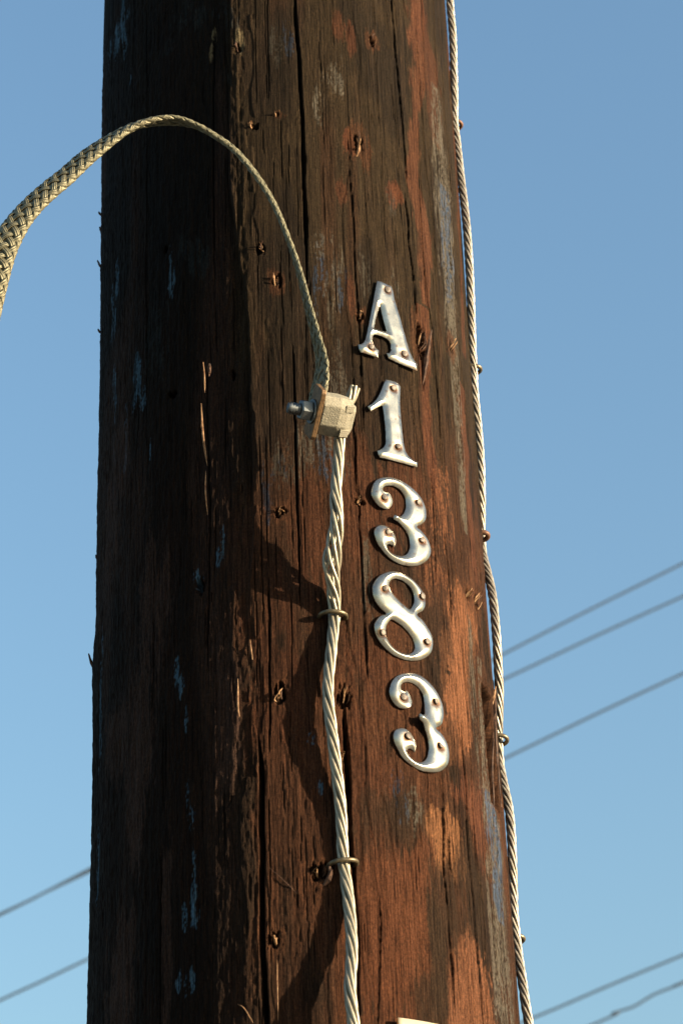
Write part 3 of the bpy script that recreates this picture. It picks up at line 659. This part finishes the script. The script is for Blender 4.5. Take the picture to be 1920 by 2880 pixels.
loft('clamp_jaw', [(16.5 * mm, [(5*mm,6*mm),(5*mm,-12*mm),(2*mm,-17*mm),(-3*mm,-17*mm),(-5*mm,-12*mm),(-5*mm,8*mm),(-3*mm,10*mm),(3*mm,10*mm)]), (20.5 * mm, [(5*mm,6*mm),(5*mm,-12*mm),(2*mm,-17*mm),(-3*mm,-17*mm),(-5*mm,-12*mm),(-5*mm,8*mm),(-3*mm,10*mm),(3*mm,10*mm)]), (24 * mm, [(3.5*mm,5*mm),(3.5*mm,-7*mm),(1.5*mm,-10*mm),(-2*mm,-10*mm),(-3*mm,-7*mm),(-3*mm,6*mm),(-2*mm,8*mm),(2*mm,8*mm)])], M_CAST, bevel=0.0008)
loft('jaw_lug', [(15 * mm, sec(2.2, 2.4, .1, 6.5, 7)), (21 * mm, sec(2.2, 2.4, .1, 4.5, 7))], M_CAST, bevel=0.0003)
loft('jaw_lug', [(14.5 * mm, sec(2.4, 2.6, .1, 6, -10)), (21 * mm, sec(2.4, 2.6, .1, 4, -10))], M_CAST, bevel=0.0003)
loft('clamp_plate', [(-4.8 * mm, sec(9, 17.5, .14)), (-1.3 * mm, sec(9, 17.5, .14))], M_RUSTPLATE, bevel=0.0006)
def hexs(r, n=6, off=0.0): return [(r * mm * math.cos(2 * math.pi * (k + off) / n), r * mm * math.sin(2 * math.pi * (k + off) / n)) for k in range(n)]
loft('washer', [(-6.2 * mm, hexs(8.4, 24)), (-4.9 * mm, hexs(8.4, 24))], M_STEEL, bevel=0.0002)
loft('nut', [(-14.0 * mm, hexs(6.3, 6, .2)), (-13.2 * mm, hexs(7.2, 6, .2)), (-6.9 * mm, hexs(7.2, 6, .2)), (-6.3 * mm, hexs(6.6, 6, .2))], M_STEEL, bevel=0.0003)
th_ = []
for k in range(10):
    a_ = -22.0 + k * 0.9
    th_.append((a_ * mm, hexs((2.6 if (k // 1) % 2 else 4.3) * (0.85 if k == 0 else 1), 20)))
loft('bolt', th_ + [(-2 * mm, hexs(4.0, 20))], M_STEEL, smoothed=True, bevel=0)

# ---------------------------------------------------------------- stamped letters and numerals
def curve_closed(pts, n):
    P = np.array(pts, float); out = []
    m = len(P)
    for i in range(m):
        p0, p1, p2, p3 = P[i-1], P[i], P[(i+1) % m], P[(i+2) % m]
        for k in range(n):
            t = k / n
            out.append(0.5 * (2*p1 + (p2-p0)*t + (2*p0-5*p1+4*p2-p3)*t*t + (3*p1-p0-3*p2+p3)*t**3))
    return np.array(out)
def sdf(P, polys):
    """signed distance, positive inside (even-odd), and its direction"""
    d = np.full(len(P), 1e9); near = np.zeros((len(P), 2)); inside = np.zeros(len(P), bool)
    for poly in polys:
        A = poly; Bq = np.roll(poly, -1, axis=0)
        for a, b_ in zip(A, Bq):
            e_ = b_ - a; L = e_.dot(e_)
            if L < 1e-14: continue
            t = np.clip(((P - a) @ e_) / L, 0, 1); q = a + t[:, None] * e_; dq = np.hypot(*(P - q).T)
            m = dq < d; d[m] = dq[m]; near[m] = q[m]
            c_ = ((a[1] > P[:, 1]) != (b_[1] > P[:, 1]))
            if a[1] != b_[1]:
                xi = a[0] + (P[:, 1] - a[1]) * e_[0] / e_[1]; inside ^= c_ & (P[:, 0] < xi)
    return np.where(inside, d, -d), near
RL = R0 + 0.003
def glyph(name, outer, holes, crop, scale, nails, label, style, tip=None, H=0.0018, bev=0.0046, bent=0.0):
    conv = lambda pts: np.array([sz(crop[0] + x / scale, crop[1] + y / scale, RL) for x, y in pts])
    polys = [conv(p) for p in [outer] + holes]
    if style == 'round': polys = [curve_closed(p, 5) for p in polys]
    allp = polys[0]; lo, hi = allp.min(0) - .0012, allp.max(0) + .0012
    h = 0.00036
    gx = np.arange(lo[0], hi[0], h); gz = np.arange(lo[1], hi[1], h); X, Y = np.meshgrid(gx, gz)
    P = np.stack([X.ravel(), Y.ravel()], 1); d, near = sdf(P, polys)
    D = d.reshape(X.shape); ok = (D[:-1, :-1] + D[1:, :-1] + D[:-1, 1:] + D[1:, 1:]) / 4 > 0
    idx = np.arange(X.size).reshape(X.shape)
    Q = np.stack([idx[:-1, :-1], idx[:-1, 1:], idx[1:, 1:], idx[1:, :-1]], -1)[ok]
    cnt = np.bincount(Q.ravel(), minlength=X.size); bd = (cnt > 0) & (cnt < 4)
    P[bd] = near[bd]; d = np.where(bd, 0, np.maximum(d, 0))
    c0 = 0.5 * (lo + hi)
    mid = polys[0].mean(0)
    u = np.clip(d / bev, 0, 1)
    prof = (1 - (1 - u)**2.2) if style == 'round' else (1 - (1 - u)**1.7)
    if style == 'round': prof = 0.85 * prof + 0.5 * np.clip(d / 0.0055, 0, 1)
    ds = P[:, 0] - c0[0]
    r = R0 + 0.0022 + 0.5 * ds**2 / (2 * R0) + H * prof + 0.00035 * (fbm(P[:, 0] * 90, P[:, 1] * 90, 2, 5) - 0.5) + bent * ((P[:, 1] - c0[1]) / 0.03)
    if tip is not None:
        tp = np.array(sz(crop[0] + tip[0] / scale, crop[1] + tip[1] / scale, RL)); r = r + tip[2] * np.exp(-((P - tp)**2).sum(1) / tip[3]**2)
    rust = np.zeros(len(P)); nl = [np.array(sz(crop[0] + x / scale, crop[1] + y / scale, RL)) for x, y in nails]
    for q in nl:
        dq = np.hypot(P[:, 0] - q[0], P[:, 1] - q[1] + 0.0007)
        rust = np.maximum(rust, smooth(.0052, .0026, dq + .0016 * (fbm(P[:, 0] * 900, P[:, 1] * 900, 3, 6) - .5)) * 0.85)
        r = r - 0.0007 * np.exp(-(dq / 0.0035)**2)
    rust = np.maximum(rust, 0.3 * smooth(.55, .75, fbm(P[:, 0] * 420, P[:, 1] * 45 + 9, 3, 14)) * smooth(.45, .65, fbm(P[:, 0] * 70, P[:, 1] * 70, 2, 15)))
    rust = np.maximum(rust, smooth(.0009, .0001, d) * 0.6 * smooth(.45, .65, fbm(P[:, 0] * 250, P[:, 1] * 250, 3, 9)))
    rust = np.maximum(rust, smooth(.76, .84, fbm(P[:, 0] * 300 + 3, P[:, 1] * 300, 3, 10)) * 0.6)
    used = cnt > 0; remap = -np.ones(X.size, int); remap[used] = np.arange(used.sum())
    V = cyl(P[used, 0], P[used, 1], r[used]); Qn = remap[Q]
    org = cyl(c0[0], lo[1], R0)
    o = mk(name, V, Qn, M_NUM, origin=org)
    a = o.data.attributes.new('rust', 'FLOAT', 'POINT'); a.data.foreach_set('value', rust[used].astype(np.float32))
    sm = o.modifiers.new('thickness', 'SOLIDIFY'); sm.thickness = 0.0009; sm.offset = -1.0
    tag(o, label, 'letter' if name == 'metal_letter' else 'number')
    for q in nl:
        k = np.argmin(((P - q)**2).sum(1) + np.where(used, 0, 1)); rr = r[k]
        a_ = q[0] / R0; n_ = np.array([math.sin(a_), -math.cos(a_), 0]); t_ = np.array([math.cos(a_), math.sin(a_), 0]); z_ = np.array([0, 0, 1.])
        sc_ = rng.uniform(.84, 1.1); n_ = n_ + rng.uniform(-.28, .28) * t_ + rng.uniform(-.28, .28) * z_; n_ /= np.linalg.norm(n_); t_ = t_ - t_.dot(n_) * n_; t_ /= np.linalg.norm(t_); z_ = np.cross(n_, t_)
        cen = n_ * 0 + cyl(q[0], q[1], rr); nv = []; nf = []; K = 14
        for (rad_, hh) in [(0.0012, -0.006), (0.0012, 0.0002), (0.0025, 0.0003), (0.0027, 0.0007), (0.0026, 0.0011), (0.0019, 0.0014), (0.0008, 0.00155)]:
            for j in range(K):
                w_ = rad_ * sc_ * (1 + 0.07 * math.sin(2 * j * 2 * math.pi / K + q[1] * 1e4) + 0.04 * math.sin(3 * j * 2 * math.pi / K + q[0] * 1e4)); nv.append(cen + w_ * (math.cos(j * 2 * math.pi / K) * t_ + math.sin(j * 2 * math.pi / K) * z_) + hh * n_)
        for i in range(6):
            for j in range(K): nf.append([i*K + j, i*K + (j+1) % K, (i+1)*K + (j+1) % K, (i+1)*K + j])
        nf.append([6*K + j for j in range(K)])
        mk('nail', nv, nf, M_NAIL, o)
    return o
GA = [(395, 190), (440, 196), (500, 222), (555, 250), (575, 305), (590, 390), (620, 490), (655, 610), (690, 740), (725, 870), (755, 970), (785, 1045), (830, 1115), (830, 1188), (720, 1140), (600, 1085), (522, 1045), (500, 985), (535, 985), (550, 955), (545, 890), (528, 855), (500, 828), (440, 800), (390, 785), (362, 786), (350, 802), (346, 850), (360, 895),
      (385, 932), (418, 958), (410, 1036), (310, 1010), (210, 985), (190, 950), (182, 898), (218, 893), (245, 872), (262, 845), (280, 770), (310, 630), (345, 450), (375, 290)]
glyph('metal_letter', GA, [[(425, 468), (440, 520), (470, 640), (503, 755), (430, 735), (362, 715), (380, 620)]], (960, 740), 3.92, [(500, 298), (320, 930), (683, 1005)],
      'stamped silver metal letter A nailed to the pole above the numbers', 'flat')
G1 = [(490, 1275), (545, 1283), (600, 1300), (632, 1318), (656, 1358), (652, 1480), (655, 1600), (663, 1720), (675, 1850), (690, 1980), (712, 2070), (740, 2120), (790, 2170), (840, 2196), (834, 2250), (740, 2222), (600, 2180), (500, 2155), (425, 2138), (408, 2110), (395, 2062), (435, 2050), (468, 2025), (488, 1990), (492, 1940), (488, 1850), (478, 1740), (466, 1640), (456, 1572), (440, 1568), (380, 1602), (325, 1632), (305, 1610), (288, 1577), (340, 1545), (385, 1500), (425, 1435), (455, 1360)]
glyph('metal_numeral', G1, [], (960, 740), 3.92, [(565, 1380), (617, 2025)], 'stamped silver number 1 with rust at its top, below the letter A', 'flat')
G3 = [(165, 250), (178, 190), (212, 130), (270, 92), (350, 79), (430, 88), (520, 125), (620, 195), (700, 280), (750, 370), (775, 450), (778, 520), (760, 575), (722, 612), (682, 632), (720, 670), (780, 750), (815, 830), (828, 900), (815, 960), (780, 1010), (730, 1045), (660, 1065), (580, 1062), (480, 1035), (380, 980), (300, 900), (240, 820), (208, 740), (200, 680), (220, 640), (260, 613), (310, 613), (370, 640), (420, 690), (450, 750), (455, 800), (432, 852), (410, 835),
      (380, 822), (356, 828), (350, 850), (365, 885), (405, 920), (460, 942), (520, 946), (565, 928), (592, 880), (600, 820), (590, 750), (560, 680), (510, 620), (460, 585), (405, 560), (413, 512), (480, 518), (520, 492), (546, 450), (558, 390), (548, 310), (515, 250), (470, 205), (410, 177), (350, 178), (312, 196), (305, 222), (330, 245), (372, 252), (400, 290), (415, 350), (400, 400), (370, 430), (330, 438), (270, 415), (220, 370), (180, 310)]
glyph('metal_numeral', G3, [], (1000, 1320), 3.92, [(300, 320), (675, 370), (345, 700), (713, 790)], 'stamped silver number 3 with curled ends, the upper 3, between the 1 and the 8', 'round', tip=(410, 535, .0025, .006))
G8 = [(180, 1330), (188, 1270), (230, 1200), (290, 1150), (370, 1120), (450, 1120), (530, 1145), (620, 1200), (700, 1285), (750, 1370), (772, 1450), (765, 1515), (735, 1565), (682, 1598), (735, 1655), (790, 1735), (830, 1815), (848, 1890), (845, 1970), (815, 2040), (760, 2085), (680, 2110), (590, 2105), (480, 2075), (380, 2020), (290, 1935), (230, 1845), (202, 1760), (205, 1700), (240, 1640), (285, 1605), (335, 1590), (270, 1530), (220, 1460), (190, 1395)]
glyph('metal_numeral', G8, [[(372, 1260), (400, 1218), (450, 1205), (515, 1222), (575, 1265), (622, 1325), (646, 1400), (642, 1470), (602, 1533), (550, 1500), (485, 1440), (425, 1378), (385, 1312)],
      [(400, 1655), (450, 1680), (515, 1722), (580, 1790), (632, 1872), (652, 1945), (640, 1995), (602, 2027), (550, 2025), (480, 2000), (410, 1950), (360, 1880), (337, 1800), (342, 1730), (370, 1680)]],
      (1000, 1320), 3.92, [(310, 1322), (720, 1405), (285, 1808), (770, 1908)], 'stamped silver number 8 nailed between the two threes', 'round')
G3b = [(458, 430), (465, 360), (500, 270), (560, 205), (640, 165), (740, 152), (850, 165), (950, 222), (1060, 330), (1140, 450), (1195, 590), (1213, 700), (1205, 800), (1175, 880), (1112, 920), (1180, 990), (1250, 1110), (1280, 1220), (1285, 1330), (1265, 1420), (1210, 1490), (1130, 1525), (1020, 1527), (900, 1500), (770, 1430), (660, 1340), (590, 1240), (530, 1120), (512, 1030), (530, 960), (580, 925), (650, 920), (730, 962), (800, 1050), (838, 1130), (845, 1180), (822, 1246),
       (790, 1220), (745, 1202), (716, 1222), (722, 1262), (760, 1312), (820, 1360), (880, 1380), (942, 1370), (985, 1320), (1008, 1220), (1005, 1130), (982, 1040), (940, 960), (890, 890), (820, 832), (818, 752), (870, 768), (910, 745), (936, 690), (948, 600), (940, 490), (915, 420), (860, 350), (790, 300), (720, 284), (660, 297), (630, 340), (640, 388), (675, 405), (710, 397), (750, 450), (773, 530), (768, 590), (740, 640), (680, 662), (600, 645), (530, 590), (480, 510)]
glyph('metal_numeral', G3b, [], (1000, 1860), 4.9, [(637, 505), (1080, 560), (698, 1045), (1145, 1170)], 'bright stamped silver number 3, lowest of the numbers, its middle tip bent off the wood', 'round', tip=(830, 800, .0060, .009))

# ---------------------------------------------------------------- cream plate cut by the lower edge
A0 = sz(1120, 2861, R0 + .007); B0 = sz(1330, 2918, R0 + .007)
ns, nz = 24, 16; V = []
for i in range(nz):
    for j in range(ns):
        s = A0[0] + (B0[0] + .02 - A0[0]) * j / (ns - 1); zt_ = A0[1] + 0.000 - 0.0 * j; z = zt_ - 0.12 * i / (nz - 1)
        V.append(cyl(s, z, R0 + .0065 - .0045 * (j / (ns - 1))))
Q = np.array([[i*ns + j, i*ns + j + 1, (i+1)*ns + j + 1, (i+1)*ns + j] for i in range(nz-1) for j in range(ns-1)])
plate = mk('name_plate', V, Q, M_PLATE, origin=V[-ns]); plate.data.materials.append(M_EDGE)
sm = plate.modifiers.new('thickness', 'SOLIDIFY'); sm.thickness = 0.002; sm.offset = 1.0; sm.material_offset_rim = 1
tag(plate, 'pale cream plate with orange edge at the bottom, below the last number', 'plate')

# ---------------------------------------------------------------- overhead cables far behind
GC = 'overhead cables blurred behind the pole'
CAB = [([(-900, 3010), (0, 2574), (255, 2443), (1410, 1842), (1920, 1584), (3300, 900)], 22, .0140, 'blurred overhead cable behind the pole, uppermost of the three on the right'),
       ([(-900, 2980), (0, 2571), (255, 2450), (1410, 1913), (1920, 1677), (3300, 1060)], 22, .0140, 'blurred overhead cable behind the pole, second from the top on the right'),
       ([(-900, 3230), (0, 2814), (255, 2694), (1410, 2137), (1920, 1894), (3300, 1260)], 22, .0140, 'blurred overhead cable behind the pole, third from the top on the right'),
       ([(-900, 3780), (900, 3100), (1495, 2864), (1920, 2686), (3300, 2130)], 22, .0130, 'blurred straight overhead cable crossing the lower right corner'),
       ([(-900, 3960), (900, 3200), (1670, 2880), (1720, 2851), (1780, 2831), (1840, 2796), (1920, 2765), (2020, 2720), (3300, 2190)], 22, .0125, 'blurred wavy overhead cable, lowest at the lower right corner')]
for pts, dep, r_, lab in CAB:
    P = catmull([on_y(x, y, dep) for x, y in pts], 8); V, Fc = tube(P, r_, 8)
    tag(mk('overhead_cable', V, Fc, M_CABLE, origin=P[0]), lab, 'cable', GC)
